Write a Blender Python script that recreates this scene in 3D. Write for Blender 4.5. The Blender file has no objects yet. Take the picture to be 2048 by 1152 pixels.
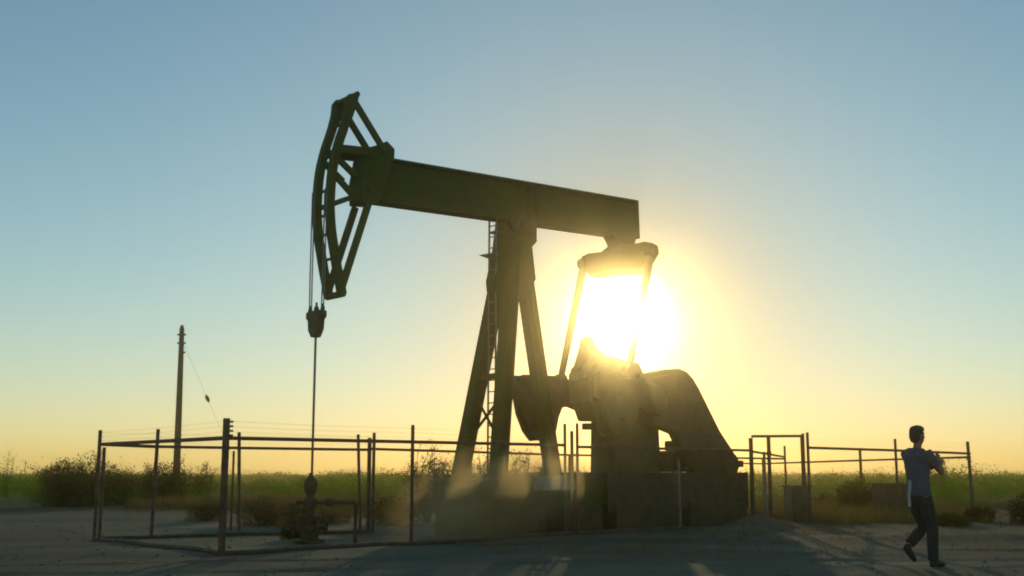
import bpy, bmesh, math, random
import numpy as np
from mathutils import Vector, Matrix

C = bpy.context.scene
COL = C.collection
random.seed(7)
RNG = np.random.default_rng(7)

# ------------------------------------------------------------------ camera
F = 2300.0                       # focal length in photo pixels (2048 wide)
CAMH = 1.2
PITCH = math.atan(374.0 / F)
cam_d = bpy.data.cameras.new('camera')
cam = bpy.data.objects.new('camera', cam_d)
COL.objects.link(cam)
cam.location = (0, 0, CAMH)
cam.rotation_euler = (math.radians(90) + PITCH, 0, 0)
cam_d.sensor_width = 36.0
cam_d.lens = 36.0 * F / 2048.0
cam_d.clip_start = 0.1
cam_d.clip_end = 20000
C.camera = cam


def ray(px, py):
    a = (px - 1024.0) / F
    b = (576.0 - py) / F
    cp, sp = math.cos(PITCH), math.sin(PITCH)
    return Vector((a, cp - b * sp, sp + b * cp))


def at(px, py, Y):
    r = ray(px, py)
    t = Y / r.y
    return Vector((r.x * t, Y, CAMH + r.z * t))


# ------------------------------------------------------------------ light
sr = ray(1243, 632).normalized()
SUN_EL = math.asin(sr.z)
SUN_AZ = math.atan2(sr.x, sr.y)          # clockwise from +Y
world = bpy.data.worlds.new('World')
C.world = world
world.use_nodes = True
nt = world.node_tree
nt.nodes.clear()
N = nt.nodes.new
sky = N('ShaderNodeTexSky')
sky.sky_type = 'NISHITA'
sky.sun_disc = False
sky.sun_elevation = SUN_EL
sky.sun_rotation = SUN_AZ
sky.altitude = 300
sky.air_density = 1.0
sky.dust_density = 0.04
sky.ozone_density = 1.6
# soft shoulder per channel, as the camera's own response gives the bright sky near the sun
sep = N('ShaderNodeSeparateColor'); nt.links.new(sky.outputs[0], sep.inputs[0])
cmb = N('ShaderNodeCombineColor')


def shoulder(sock, a, b):
    pw = N('ShaderNodeMath'); pw.operation = 'POWER'; pw.inputs[1].default_value = 1.2
    nt.links.new(sock, pw.inputs[0]); sock = pw.outputs[0]
    m = N('ShaderNodeMath'); m.operation = 'MULTIPLY'; m.inputs[1].default_value = a
    nt.links.new(sock, m.inputs[0])
    d = N('ShaderNodeMath'); d.operation = 'MULTIPLY_ADD'; d.inputs[1].default_value = b; d.inputs[2].default_value = 1.0
    nt.links.new(sock, d.inputs[0])
    q = N('ShaderNodeMath'); q.operation = 'DIVIDE'
    nt.links.new(m.outputs[0], q.inputs[0]); nt.links.new(d.outputs[0], q.inputs[1])
    return q.outputs[0]


nt.links.new(shoulder(sep.outputs[0], 1.62, 0.053), cmb.inputs[0])
gq = shoulder(sep.outputs[1], 1.83, 0.061)
gm1 = N('ShaderNodeMath'); gm1.operation = 'MULTIPLY_ADD'; gm1.inputs[1].default_value = 0.018; gm1.inputs[2].default_value = 1.0
nt.links.new(sep.outputs[0], gm1.inputs[0])
gd1 = N('ShaderNodeMath'); gd1.operation = 'DIVIDE'; nt.links.new(gq, gd1.inputs[0]); nt.links.new(gm1.outputs[0], gd1.inputs[1])
nt.links.new(gd1.outputs[0], cmb.inputs[1])
bq = shoulder(sep.outputs[2], 1.68, 0.049)
dd = N('ShaderNodeMath'); dd.operation = 'MULTIPLY_ADD'; dd.inputs[1].default_value = 0.035; dd.inputs[2].default_value = 1.0
nt.links.new(sep.outputs[0], dd.inputs[0])
bd = N('ShaderNodeMath'); bd.operation = 'DIVIDE'; nt.links.new(bq, bd.inputs[0]); nt.links.new(dd.outputs[0], bd.inputs[1])
nt.links.new(bd.outputs[0], cmb.inputs[2])
# aureole of bright sky immediately round the low sun
tc = N('ShaderNodeTexCoord')
nrm = N('ShaderNodeVectorMath'); nrm.operation = 'NORMALIZE'
nt.links.new(tc.outputs['Generated'], nrm.inputs[0])
dot = N('ShaderNodeVectorMath'); dot.operation = 'DOT_PRODUCT'
dot.inputs[1].default_value = sr
nt.links.new(nrm.outputs[0], dot.inputs[0])
ac = N('ShaderNodeMath'); ac.operation = 'ARCCOSINE'; ac.use_clamp = False
nt.links.new(dot.outputs['Value'], ac.inputs[0])


def lobe(width_deg, power):
    d = N('ShaderNodeMath'); d.operation = 'DIVIDE'; d.inputs[1].default_value = math.radians(width_deg)
    nt.links.new(ac.outputs[0], d.inputs[0])
    p = N('ShaderNodeMath'); p.operation = 'POWER'; p.inputs[1].default_value = power
    nt.links.new(d.outputs[0], p.inputs[0])
    m = N('ShaderNodeMath'); m.operation = 'MULTIPLY'; m.inputs[1].default_value = -1
    nt.links.new(p.outputs[0], m.inputs[0])
    e = N('ShaderNodeMath'); e.operation = 'EXPONENT'
    nt.links.new(m.outputs[0], e.inputs[0])
    return e.outputs[0]


def scaled(col, k, fac):
    m = N('ShaderNodeVectorMath'); m.operation = 'SCALE'
    m.inputs[0].default_value = (col[0] * k, col[1] * k, col[2] * k)
    nt.links.new(fac, m.inputs['Scale'])
    return m.outputs[0]


def vadd(a, b):
    m = N('ShaderNodeVectorMath'); m.operation = 'ADD'
    nt.links.new(a, m.inputs[0]); nt.links.new(b, m.inputs[1])
    return m.outputs[0]


SKY_STRENGTH = 0.145
bg1 = N('ShaderNodeBackground'); bg1.inputs['Strength'].default_value = SKY_STRENGTH
# dusty air yellows the sky round the sun
warm = N('ShaderNodeMix'); warm.data_type = 'RGBA'; warm.blend_type = 'MULTIPLY'
warm.inputs['B'].default_value = (0.86, 0.58, 0.46, 1)
nt.links.new(lobe(8.0, 2.0), warm.inputs['Factor']); nt.links.new(cmb.outputs[0], warm.inputs['A'])
nt.links.new(warm.outputs['Result'], bg1.inputs['Color'])
bg2 = N('ShaderNodeBackground'); bg2.inputs['Strength'].default_value = 1.0
glow = vadd(scaled((1.0, 0.93, 0.70), 14.0, lobe(1.85, 4.5)), scaled((1.0, 0.72, 0.26), 0.66, lobe(12.0, 1.3)))
nt.links.new(glow, bg2.inputs['Color'])
ad = N('ShaderNodeAddShader')
nt.links.new(bg1.outputs[0], ad.inputs[0]); nt.links.new(bg2.outputs[0], ad.inputs[1])
wo = N('ShaderNodeOutputWorld')
nt.links.new(ad.outputs[0], wo.inputs['Surface'])

sun_d = bpy.data.lights.new('sun', 'SUN')
sun_d.energy = 2.0
sun_d.angle = math.radians(0.5)
sun_d.color = (1.0, 0.77, 0.38)
sun = bpy.data.objects.new('sun', sun_d)
COL.objects.link(sun)
sun.rotation_euler = (-sr).to_track_quat('-Z', 'Y').to_euler()

C.view_settings.view_transform = 'Standard'
C.view_settings.look = 'None'
C.view_settings.gamma = 1.0
C.view_settings.exposure = -1.06
C.view_settings.use_curve_mapping = False
C.render.engine = 'CYCLES'
C.cycles.use_denoising = True
C.cycles.max_bounces = 6
C.cycles.diffuse_bounces = 2
C.cycles.glossy_bounces = 2
C.cycles.transmission_bounces = 2
C.cycles.transparent_max_bounces = 6
C.cycles.volume_bounces = 3
C.cycles.filter_width = 2.0
C.cycles.volume_step_rate = 1.0


# ------------------------------------------------------------------ materials
def mat(name, col, rough=0.7, metal=0.0, col2=None, scale=6.0, detail=5.0, bump=0.0, bscale=None, spec=0.5, thr=(0.35, 0.65)):
    m = bpy.data.materials.new(name); m.use_nodes = True
    t = m.node_tree; b = t.nodes['Principled BSDF']
    b.inputs['Roughness'].default_value = rough
    b.inputs['Metallic'].default_value = metal
    b.inputs['Specular IOR Level'].default_value = spec
    tcn = t.nodes.new('ShaderNodeTexCoord')
    if col2:
        n = t.nodes.new('ShaderNodeTexNoise'); n.inputs['Scale'].default_value = scale; n.inputs['Detail'].default_value = detail
        n.inputs['Roughness'].default_value = 0.65
        t.links.new(tcn.outputs['Object'], n.inputs['Vector'])
        r = t.nodes.new('ShaderNodeValToRGB')
        r.color_ramp.elements[0].position = thr[0]; r.color_ramp.elements[1].position = thr[1]
        r.color_ramp.elements[0].color = (*col, 1); r.color_ramp.elements[1].color = (*col2, 1)
        t.links.new(n.outputs['Fac'], r.inputs['Fac']); t.links.new(r.outputs['Color'], b.inputs['Base Color'])
    else:
        b.inputs['Base Color'].default_value = (*col, 1)
    if bump:
        n2 = t.nodes.new('ShaderNodeTexNoise'); n2.inputs['Scale'].default_value = bscale or scale * 5; n2.inputs['Detail'].default_value = 4
        t.links.new(tcn.outputs['Object'], n2.inputs['Vector'])
        bp = t.nodes.new('ShaderNodeBump'); bp.inputs['Strength'].default_value = bump; bp.inputs['Distance'].default_value = 0.02
        t.links.new(n2.outputs['Fac'], bp.inputs['Height']); t.links.new(bp.outputs['Normal'], b.inputs['Normal'])
    return m


def leaf_mat(name, col, col2, trans=0.5, scale=0.6):
    m = bpy.data.materials.new(name); m.use_nodes = True
    t = m.node_tree; t.nodes.clear()
    o = t.nodes.new('ShaderNodeOutputMaterial')
    d = t.nodes.new('ShaderNodeBsdfDiffuse'); tr = t.nodes.new('ShaderNodeBsdfTranslucent')
    mx = t.nodes.new('ShaderNodeMixShader'); mx.inputs[0].default_value = trans
    g = t.nodes.new('ShaderNodeNewGeometry')
    n = t.nodes.new('ShaderNodeTexNoise'); n.inputs['Scale'].default_value = scale; n.inputs['Detail'].default_value = 4
    t.links.new(g.outputs['Position'], n.inputs['Vector'])
    r = t.nodes.new('ShaderNodeValToRGB')
    r.color_ramp.elements[0].position = 0.38; r.color_ramp.elements[1].position = 0.62
    r.color_ramp.elements[0].color = (*col, 1); r.color_ramp.elements[1].color = (*col2, 1)
    t.links.new(n.outputs['Fac'], r.inputs['Fac'])
    t.links.new(r.outputs['Color'], d.inputs['Color']); t.links.new(r.outputs['Color'], tr.inputs['Color'])
    t.links.new(d.outputs[0], mx.inputs[1]); t.links.new(tr.outputs[0], mx.inputs[2]); t.links.new(mx.outputs[0], o.inputs['Surface'])
    return m


M = {}
M['paint'] = mat('pump_paint', (0.055, 0.090, 0.012), 0.75, 0, (0.10, 0.085, 0.016), 2.2, 6, 0.25, 30, 0.2, thr=(0.42, 0.72))
M['paint2'] = mat('crank_paint', (0.075, 0.080, 0.022), 0.75, 0, (0.15, 0.11, 0.035), 3.0, 6, 0.3, 25, thr=(0.4, 0.7))
M['rust'] = mat('rusty_steel', (0.06, 0.035, 0.022), 0.8, 0.2, (0.12, 0.07, 0.04), 7, 6, 0.3)
M['pipe'] = mat('fence_pipe_rust', (0.07, 0.045, 0.03), 0.75, 0.2, (0.15, 0.10, 0.065), 5, 5, 0.2)
M['steel'] = mat('dull_steel', (0.12, 0.12, 0.11), 0.45, 0.7, (0.2, 0.19, 0.17), 9)
M['dark'] = mat('dark_iron', (0.045, 0.040, 0.016), 0.7, 0.1, (0.085, 0.065, 0.026), 6, bump=0.2)
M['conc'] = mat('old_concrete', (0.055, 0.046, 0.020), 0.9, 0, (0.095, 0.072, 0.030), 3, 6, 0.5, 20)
M['wood'] = mat('pole_wood', (0.025, 0.02, 0.014), 0.9, 0, (0.05, 0.038, 0.025), 8, bump=0.4)
M['pale'] = mat('pale_sheet_metal', (0.62, 0.68, 0.62), 0.5, 0, (0.50, 0.55, 0.50), 3)
M['green'] = mat('green_cabinet_paint', (0.03, 0.048, 0.028), 0.5, 0, (0.045, 0.06, 0.035), 3)
M['shirt'] = mat('blue_grey_cotton', (0.080, 0.084, 0.120), 0.95, 0, (0.105, 0.105, 0.145), 9, bump=0.3, bscale=60)
M['jeans'] = mat('dark_denim', (0.016, 0.024, 0.026), 0.95, 0, (0.025, 0.034, 0.036), 14)
M['skin'] = mat('skin', (0.28, 0.15, 0.09), 0.6)
M['hair'] = mat('dark_brown_hair', (0.018, 0.011, 0.007), 0.7, 0, (0.03, 0.018, 0.01), 40)
M['shoe'] = mat('dark_leather', (0.02, 0.018, 0.016), 0.6)
M['cloth'] = mat('white_cloth', (0.42, 0.44, 0.40), 0.9)
M['glassy'] = mat('brown_porcelain', (0.06, 0.03, 0.02), 0.2)
M['leaf'] = leaf_mat('scrub_leaf', (0.065, 0.155, 0.005), (0.15, 0.27, 0.008), 0.55, 0.10)
M['leafd'] = leaf_mat('shrub_leaf', (0.030, 0.045, 0.006), (0.07, 0.09, 0.010), 0.45, 0.8)
M['leafdry'] = leaf_mat('dry_bush_leaf', (0.24, 0.16, 0.07), (0.13, 0.13, 0.04), 0.5, 1.0)
M['grass'] = leaf_mat('dry_grass', (0.26, 0.17, 0.065), (0.15, 0.14, 0.035), 0.5, 0.25)
M['twig'] = mat('twig_bark', (0.05, 0.035, 0.022), 0.9, 0, (0.09, 0.065, 0.04), 10)
M['stone'] = mat('caliche_gravel', (0.12, 0.115, 0.088), 0.9, 0, (0.18, 0.165, 0.12), 1.5)


# ------------------------------------------------------------------ helpers
def tag(o, label=None, cat=None, group=None, kind=None):
    if label: o['label'] = label
    if cat: o['category'] = cat
    if group: o['group'] = group
    if kind: o['kind'] = kind
    return o


def empty(name, loc, rz=0, label=None, cat=None, group=None):
    o = bpy.data.objects.new(name, None)
    o.empty_display_size = 0.3
    COL.objects.link(o)
    o.location = loc; o.rotation_euler = (0, 0, rz)
    return tag(o, label, cat, group)


def V(*a):
    return Vector(a)


class MB:
    def __init__(s):
        s.v = []; s.f = []

    def add(s, vs, fs):
        n = len(s.v)
        s.v += [tuple(v) for v in vs]
        s.f += [tuple(i + n for i in f) for f in fs]
        return s

    def box(s, x0, x1, y0, y1, z0, z1):
        vs = [(x, y, z) for z in (z0, z1) for y in (y0, y1) for x in (x0, x1)]
        return s.add(vs, [(0, 2, 3, 1), (4, 5, 7, 6), (0, 1, 5, 4), (1, 3, 7, 5), (3, 2, 6, 7), (2, 0, 4, 6)])

    def bar(s, a, b, w, h, up=(0, 1, 0), w2=None, h2=None):
        """box section from a to b; w along 'up' hint (made square), h along the third axis"""
        a = Vector(a); b = Vector(b); d = (b - a).normalized(); up = Vector(up)
        u = (up - d * up.dot(d)).normalized(); t = d.cross(u)
        w2 = w if w2 is None else w2; h2 = h if h2 is None else h2
        vs = []
        for p, ww, hh in ((a, w, h), (b, w2, h2)):
            for i, j in ((-1, -1), (1, -1), (1, 1), (-1, 1)):
                vs.append(p + u * ww / 2 * i + t * hh / 2 * j)
        return s.add(vs, [(3, 2, 1, 0), (4, 5, 6, 7), (0, 1, 5, 4), (1, 2, 6, 5), (2, 3, 7, 6), (3, 0, 4, 7)])

    def ibeam(s, a, b, w, h, up=(0, 1, 0), th=0.03):
        """I section; flanges are w wide along up and stand h apart"""
        a = Vector(a); b = Vector(b); d = (b - a).normalized(); up = Vector(up)
        u = (up - d * up.dot(d)).normalized(); t = d.cross(u)
        o = t * (h / 2 - th / 2)
        s.bar(a + o, b + o, w, th, u); s.bar(a - o, b - o, w, th, u)
        s.bar(a, b, th, h - 2 * th, u)
        return s

    def tube(s, pts, r, n=8, r2=None, cap=True):
        pts = [Vector(p) for p in pts]; k = len(pts); rings = []
        for i, p in enumerate(pts):
            d = (pts[min(i + 1, k - 1)] - pts[max(i - 1, 0)]).normalized()
            up = Vector((0, 0, 1)) if abs(d.z) < 0.9 else Vector((1, 0, 0))
            u = d.cross(up).normalized(); t = d.cross(u)
            rr = r if r2 is None else r + (r2 - r) * i / (k - 1)
            rings.append([p + (u * math.cos(2 * math.pi * j / n) + t * math.sin(2 * math.pi * j / n)) * rr for j in range(n)])
        vs = [v for rg in rings for v in rg]; fs = []
        for i in range(k - 1):
            for j in range(n):
                q = (j + 1) % n
                fs.append((i * n + j, i * n + q, (i + 1) * n + q, (i + 1) * n + j))
        if cap:
            fs.append(tuple(range(n - 1, -1, -1))); fs.append(tuple((k - 1) * n + j for j in range(n)))
        return s.add(vs, fs)

    def prism(s, poly, d0, d1, axis='y'):
        """poly: list of (s,z) extruded along y (axis 'y') or list of (y,z) extruded along x (axis 'x')"""
        n = len(poly)
        if axis == 'y':
            vs = [(p[0], d0, p[1]) for p in poly] + [(p[0], d1, p[1]) for p in poly]
        else:
            vs = [(d0, p[0], p[1]) for p in poly] + [(d1, p[0], p[1]) for p in poly]
        fs = [tuple(range(n)), tuple(range(2 * n - 1, n - 1, -1))]
        for i in range(n):
            j = (i + 1) % n
            fs.append((j, i, i + n, j + n))
        return s.add(vs, fs)

    def lathe(s, prof, base, axis=(0, 0, 1), n=16):
        """prof: list of (radius, height along axis)"""
        a = Vector(axis).normalized(); base = Vector(base)
        up = Vector((1, 0, 0)) if abs(a.x) < 0.9 else Vector((0, 1, 0))
        u = a.cross(up).normalized(); t = a.cross(u); vs = []; fs = []
        for r, h in prof:
            for j in range(n):
                an = 2 * math.pi * j / n
                vs.append(base + a * h + (u * math.cos(an) + t * math.sin(an)) * max(r, 1e-4))
        for i in range(len(prof) - 1):
            for j in range(n):
                q = (j + 1) % n
                fs.append((i * n + j, i * n + q, (i + 1) * n + q, (i + 1) * n + j))
        fs.append(tuple(range(n - 1, -1, -1))); fs.append(tuple((len(prof) - 1) * n + j for j in range(n)))
        return s.add(vs, fs)

    def build(s, name, m, parent=None, bevel=0.0, smooth=False, label=None):
        me = bpy.data.meshes.new(name)
        me.from_pydata(s.v, [], s.f)
        bm = bmesh.new(); bm.from_mesh(me)
        bmesh.ops.recalc_face_normals(bm, faces=bm.faces)
        bm.to_mesh(me); bm.free()
        me.materials.append(m)
        o = bpy.data.objects.new(name, me)
        COL.objects.link(o)
        if parent: o.parent = parent
        if bevel:
            b = o.modifiers.new('bevel', 'BEVEL'); b.width = bevel; b.segments = 2; b.limit_method = 'ANGLE'
        if smooth:
            for p in me.polygons: p.use_smooth = True
            try: me.set_sharp_from_angle(angle=math.radians(40))
            except Exception: pass
        if label: o['label'] = label
        return o


def fast_mesh(name, verts, faces_n, m, parent=None, corners=4):
    """verts: (k*corners,3) array, each consecutive 'corners' verts one face"""
    k = len(verts) // corners
    me = bpy.data.meshes.new(name)
    me.vertices.add(len(verts)); me.vertices.foreach_set('co', np.asarray(verts, dtype=np.float32).ravel())
    me.loops.add(len(verts)); me.loops.foreach_set('vertex_index', np.arange(len(verts), dtype=np.int32))
    me.polygons.add(k)
    me.polygons.foreach_set('loop_start', np.arange(0, k * corners, corners, dtype=np.int32))
    me.polygons.foreach_set('loop_total', np.full(k, corners, dtype=np.int32))
    me.update(calc_edges=True)
    me.materials.append(m)
    o = bpy.data.objects.new(name, me); COL.objects.link(o)
    if parent: o.parent = parent
    return o


# ------------------------------------------------------------------ ground
# smooth random field built from a few sines: cheap, deterministic
_w = [(RNG.uniform(-1, 1) * k, RNG.uniform(-1, 1) * k, RNG.uniform(0, 6.28), a) for k, a in
      [(0.25, 1.0)] * 5 + [(0.8, 0.5)] * 7 + [(2.2, 0.22)] * 9 + [(5.5, 0.10)] * 10]


def field(x, y):
    s = 0
    for kx, ky, ph, a in _w:
        s = s + a * np.sin(kx * x + ky * y + ph)
    return s


MOUNDS = [(5.5, 26.1, 0.7, 0.35, 0.30), (4.9, 25.4, 0.8, 0.4, 0.10), (9.5, 22.0, 3.0, 1.2, 0.10), (-12.5, 33.0, 5.0, 2.0, 0.12)]


def height(x, y):
    h = 0.016 * field(x, y)
    far = np.clip((y - 34) / 60, 0, 1)
    h = h * (1 + 3 * far)
    for mx, my, ax, ay, hh in MOUNDS:
        h = h + hh * np.exp(-((x - mx) / ax) ** 2 - ((y - my) / ay) ** 2)
    # worn wheel ruts across the front of the pad
    rc = 15.4 + 0.13 * x + 0.7 * np.sin(0.22 * x + 0.5)
    for off in (0.0, 1.75):
        q = (y - rc - off) / 0.17
        h = h - 0.02 * (1 + 0.5 * np.sin(1.7 * x)) * np.exp(-q * q) + 0.008 * np.exp(-(np.abs(q) - 1.9) ** 2 / 0.5)
    return h


def axis_pts(lo, hi, dlo, dhi, step, grow=1.13):
    a = list(np.arange(dlo, dhi + 1e-6, step)); s = step; p = dhi
    while p < hi:
        s *= grow; p = min(hi, p + s); a.append(p)
    s = step; p = dlo; b = []
    while p > lo:
        s *= grow; p = max(lo, p - s); b.append(p)
    return np.array(b[::-1] + a)


gx = axis_pts(-400, 400, -16, 16, 0.16)
gy = axis_pts(-40, 470, 12, 36, 0.12)
X, Y = np.meshgrid(gx, gy)
Z = height(X, Y)
nx, ny = len(gx), len(gy)
gv = np.stack([X.ravel(), Y.ravel(), Z.ravel()], 1)
idx = np.arange(nx * ny).reshape(ny, nx)
quads = np.stack([idx[:-1, :-1], idx[:-1, 1:], idx[1:, 1:], idx[1:, :-1]], -1).reshape(-1, 4)
me = bpy.data.meshes.new('ground')
me.vertices.add(len(gv)); me.vertices.foreach_set('co', gv.astype(np.float32).ravel())
me.loops.add(quads.size); me.loops.foreach_set('vertex_index', quads.astype(np.int32).ravel())
me.polygons.add(len(quads))
me.polygons.foreach_set('loop_start', np.arange(0, quads.size, 4, dtype=np.int32))
me.polygons.foreach_set('loop_total', np.full(len(quads), 4, dtype=np.int32))
me.update(calc_edges=True)
me.polygons.foreach_set('use_smooth', np.ones(len(quads), dtype=bool))
ground = bpy.data.objects.new('ground', me); COL.objects.link(ground)
tag(ground, kind='structure')

gm = bpy.data.materials.new('caliche_dirt'); gm.use_nodes = True
t = gm.node_tree; b = t.nodes['Principled BSDF']; b.inputs['Roughness'].default_value = 0.95
b.inputs['Specular IOR Level'].default_value = 0.15
tcg = t.nodes.new('ShaderNodeTexCoord')


def gnoise(scale, detail, lo, hi, mapping=None):
    n = t.nodes.new('ShaderNodeTexNoise'); n.inputs['Scale'].default_value = scale; n.inputs['Detail'].default_value = detail
    if mapping:
        mp = t.nodes.new('ShaderNodeMapping'); mp.inputs['Scale'].default_value = mapping
        mp.inputs['Rotation'].default_value = (0, 0, 0.5)
        t.links.new(tcg.outputs['Object'], mp.inputs[0]); t.links.new(mp.outputs[0], n.inputs['Vector'])
    else:
        t.links.new(tcg.outputs['Object'], n.inputs['Vector'])
    r = t.nodes.new('ShaderNodeMapRange'); r.inputs['From Min'].default_value = lo; r.inputs['From Max'].default_value = hi
    t.links.new(n.outputs['Fac'], r.inputs['Value'])
    return r.outputs[0]


def gmix(a, bcol, fac):
    m = t.nodes.new('ShaderNodeMix'); m.data_type = 'RGBA'
    t.links.new(fac, m.inputs['Factor'])
    if isinstance(a, tuple): m.inputs['A'].default_value = (*a, 1)
    else: t.links.new(a, m.inputs['A'])
    m.inputs['B'].default_value = (*bcol, 1)
    return m.outputs['Result']


c = gmix((0.145, 0.140, 0.088), (0.205, 0.186, 0.118), gnoise(0.45, 6, 0.4, 0.62))
c = gmix(c, (0.088, 0.105, 0.082), gnoise(0.28, 5, 0.5, 0.66, (0.5, 1.6, 1)))
c = gmix(c, (0.15, 0.110, 0.064), gnoise(0.16, 4, 0.44, 0.60))
c = gmix(c, (0.19, 0.18, 0.14), gnoise(7.0, 8, 0.60, 0.80))
sx = t.nodes.new('ShaderNodeSeparateXYZ'); t.links.new(tcg.outputs['Object'], sx.inputs[0])
fr = t.nodes.new('ShaderNodeMapRange'); fr.inputs['From Min'].default_value = 30; fr.inputs['From Max'].default_value = 46
t.links.new(sx.outputs['Y'], fr.inputs['Value'])
c = gmix(c, (0.13, 0.10, 0.05), fr.outputs[0])
t.links.new(c, b.inputs['Base Color'])
nb = t.nodes.new('ShaderNodeTexNoise'); nb.inputs['Scale'].default_value = 9; nb.inputs['Detail'].default_value = 9
t.links.new(tcg.outputs['Object'], nb.inputs['Vector'])
bp = t.nodes.new('ShaderNodeBump'); bp.inputs['Strength'].default_value = 0.7; bp.inputs['Distance'].default_value = 0.035
t.links.new(nb.outputs['Fac'], bp.inputs['Height']); t.links.new(bp.outputs['Normal'], b.inputs['Normal'])
me.materials.append(gm)


def hz(x, y):
    return float(height(np.float64(x), np.float64(y)))


# ------------------------------------------------------------------ pump jack
TH = math.radians(40)
U = V(math.cos(TH), math.sin(TH), 0); W2 = V(-math.sin(TH), math.cos(TH), 0)
WELL = V((627 - 1024) / F * 21.5, 21.5, 0)


def L(px, py, off=0.0):
    """photo pixel -> (s, z) on the pump's vertical long plane at lateral offset"""
    r = ray(px, py); o = V(0, 0, CAMH)
    p0 = WELL + W2 * off
    tt = (p0 - o).dot(W2) / r.dot(W2)
    p = o + r * tt - WELL
    return (p.dot(U), p.z)


def S(px, py, s):
    """photo pixel -> (lateral, z) on the cross plane at distance s along the pump"""
    r = ray(px, py); o = V(0, 0, CAMH)
    p0 = WELL + U * s
    tt = (p0 - o).dot(U) / r.dot(U)
    p = o + r * tt - WELL
    return (p.dot(W2), p.z)


def P3(px, py, off):
    s, z = L(px, py, off)
    return V(s, off, z)


pump = empty('pump_jack', WELL, TH, 'large dark green oil pump jack standing in front of the low sun', 'pump jack')

# walking beam ------------------------------------------------
tl = L(772, 319); tr = L(1265, 403); bl = L(748, 407); br = L(1262, 478)
dirt = (V(tr[0], 0, tr[1]) - V(tl[0], 0, tl[1])).normalized()
a = V(bl[0], 0, 0); top0 = V(tl[0], 0, tl[1]); top1 = V(tr[0], 0, tr[1])
nrmz = V(-dirt.z, 0, dirt.x)
H0 = abs((V(bl[0], 0, bl[1]) - top0).dot(nrmz)); H1 = abs((V(br[0], 0, br[1]) - top1).dot(nrmz))
HB = (H0 + H1) / 2
mid0 = top0 - nrmz * HB / 2; mid1 = top1 - nrmz * HB / 2
wb = MB().ibeam(mid0 - dirt * 0.22, mid1, 0.36, HB, (0, 1, 0), 0.045)
wbo = wb.build('walking_beam', M['paint'], pump, bevel=0.006)
for k in range(3):
    f = 0.49 + 0.03 * k
    p = mid0.lerp(mid1, f)
    for sd in (-1, 1):
        MB().bar(p - nrmz * (HB / 2 - 0.05) + V(0, sd * 0.10, 0), p + nrmz * (HB / 2 - 0.05) + V(0, sd * 0.10, 0), 0.15, 0.02).build('stiffener', M['paint'], wbo)
MB().bar(mid1 - nrmz * (HB / 2 - 0.002) + dirt * 0.012, mid1 + nrmz * (HB / 2 - 0.002) + dirt * 0.012, 0.356, 0.022).build('end_plate', M['paint'], wbo)

# head box ----------------------------------------------------
hb = [L(*p) for p in [(738, 296), (762, 287), (777, 303), (776, 322), (750, 404), (742, 411), (711, 409), (709, 370), (722, 300)]]
MB().prism(hb, -0.235, 0.235).build('head_hinge', M['paint'], pump, bevel=0.015)
for sd in (-1, 1):
    for (x, y) in [(728, 320), (726, 350), (724, 385), (752, 300)]:
        s_, z_ = L(x, y)
        MB().lathe([(0.03, 0), (0.03, 0.03)], (s_, sd * 0.234, z_), (0, sd, 0), 6).build('bolt', M['rust'], pump)

# horsehead ---------------------------------------------------
hh = empty('horsehead', (0, 0, 0)); hh.parent = pump
ONEAR = -0.31
outer = [(699, 191), (688, 240), (673, 286), (662, 335), (657, 393), (657, 426), (660, 465), (666, 504), (671, 535), (677, 566), (681, 588)]
outer = [L(x, y, ONEAR) for x, y in outer]


def smooth_poly(pts, n):
    pts = [V(p[0], p[1], 0) for p in pts]; out = []
    for i in range(len(pts) - 1):
        p0 = pts[max(i - 1, 0)]; p1 = pts[i]; p2 = pts[i + 1]; p3 = pts[min(i + 2, len(pts) - 1)]
        for k in range(n):
            q = k / n
            out.append(0.5 * ((2 * p1) + (p2 - p0) * q + (2 * p0 - 5 * p1 + 4 * p2 - p3) * q * q + (3 * p1 - p0 - 3 * p2 + p3) * q ** 3))
    out.append(pts[-1])
    return out


oc = smooth_poly(outer, 3)
inner = []
for i, p in enumerate(oc):
    d = (oc[min(i + 1, len(oc) - 1)] - oc[max(i - 1, 0)]).normalized()
    nn = V(-d.y, d.x, 0)
    if nn.x < 0: nn = -nn
    inner.append(p + nn * 0.15)
ribpoly = [(p.x, p.y) for p in oc] + [(p.x, p.y) for p in inner[::-1]]


def hside(sd):
    """one side frame of the head; sd -1 near, +1 far"""
    y0, y1 = sorted((sd * 0.31, sd * 0.17))
    MB().prism(ribpoly, y0, y1).build('curved_track', M['paint'], hh, bevel=0.008)
    tr_ = lambda lst: [L(x, y, ONEAR) for x, y in lst]
    cap = tr_([(695, 195), (702, 186), (709, 188), (716, 184), (720, 192), (716, 207), (704, 243), (690, 243)])
    MB().prism(cap, y0 + 0.02, y1 - 0.02).build('top_gusset', M['paint'], hh, bevel=0.008)
    cap = tr_([(670, 530), (684, 530), (692, 555), (693, 580), (687, 588), (679, 586)])
    MB().prism(cap, y0 + 0.02, y1 - 0.02).build('bottom_gusset', M['paint'], hh, bevel=0.008)
    ym = sd * 0.24

    def st(a, b, w, nm='strut'):
        pa = L(*a, ONEAR); pb = L(*b, ONEAR)
        MB().bar((pa[0], ym, pa[1]), (pb[0], ym, pb[1]), 0.08, w).build(nm, M['paint'], hh, bevel=0.005)
    st((712, 200), (776, 306), 0.115)
    st((688, 572), (741, 405), 0.13)
    st((672, 295), (738, 302), 0.17)
    st((684, 272), (676, 300), 0.08)
    st((672, 308), (716, 352), 0.11)
    st((666, 408), (722, 388), 0.10)
    if sd < 0:
        st((668, 342), (712, 392), 0.11)


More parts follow.
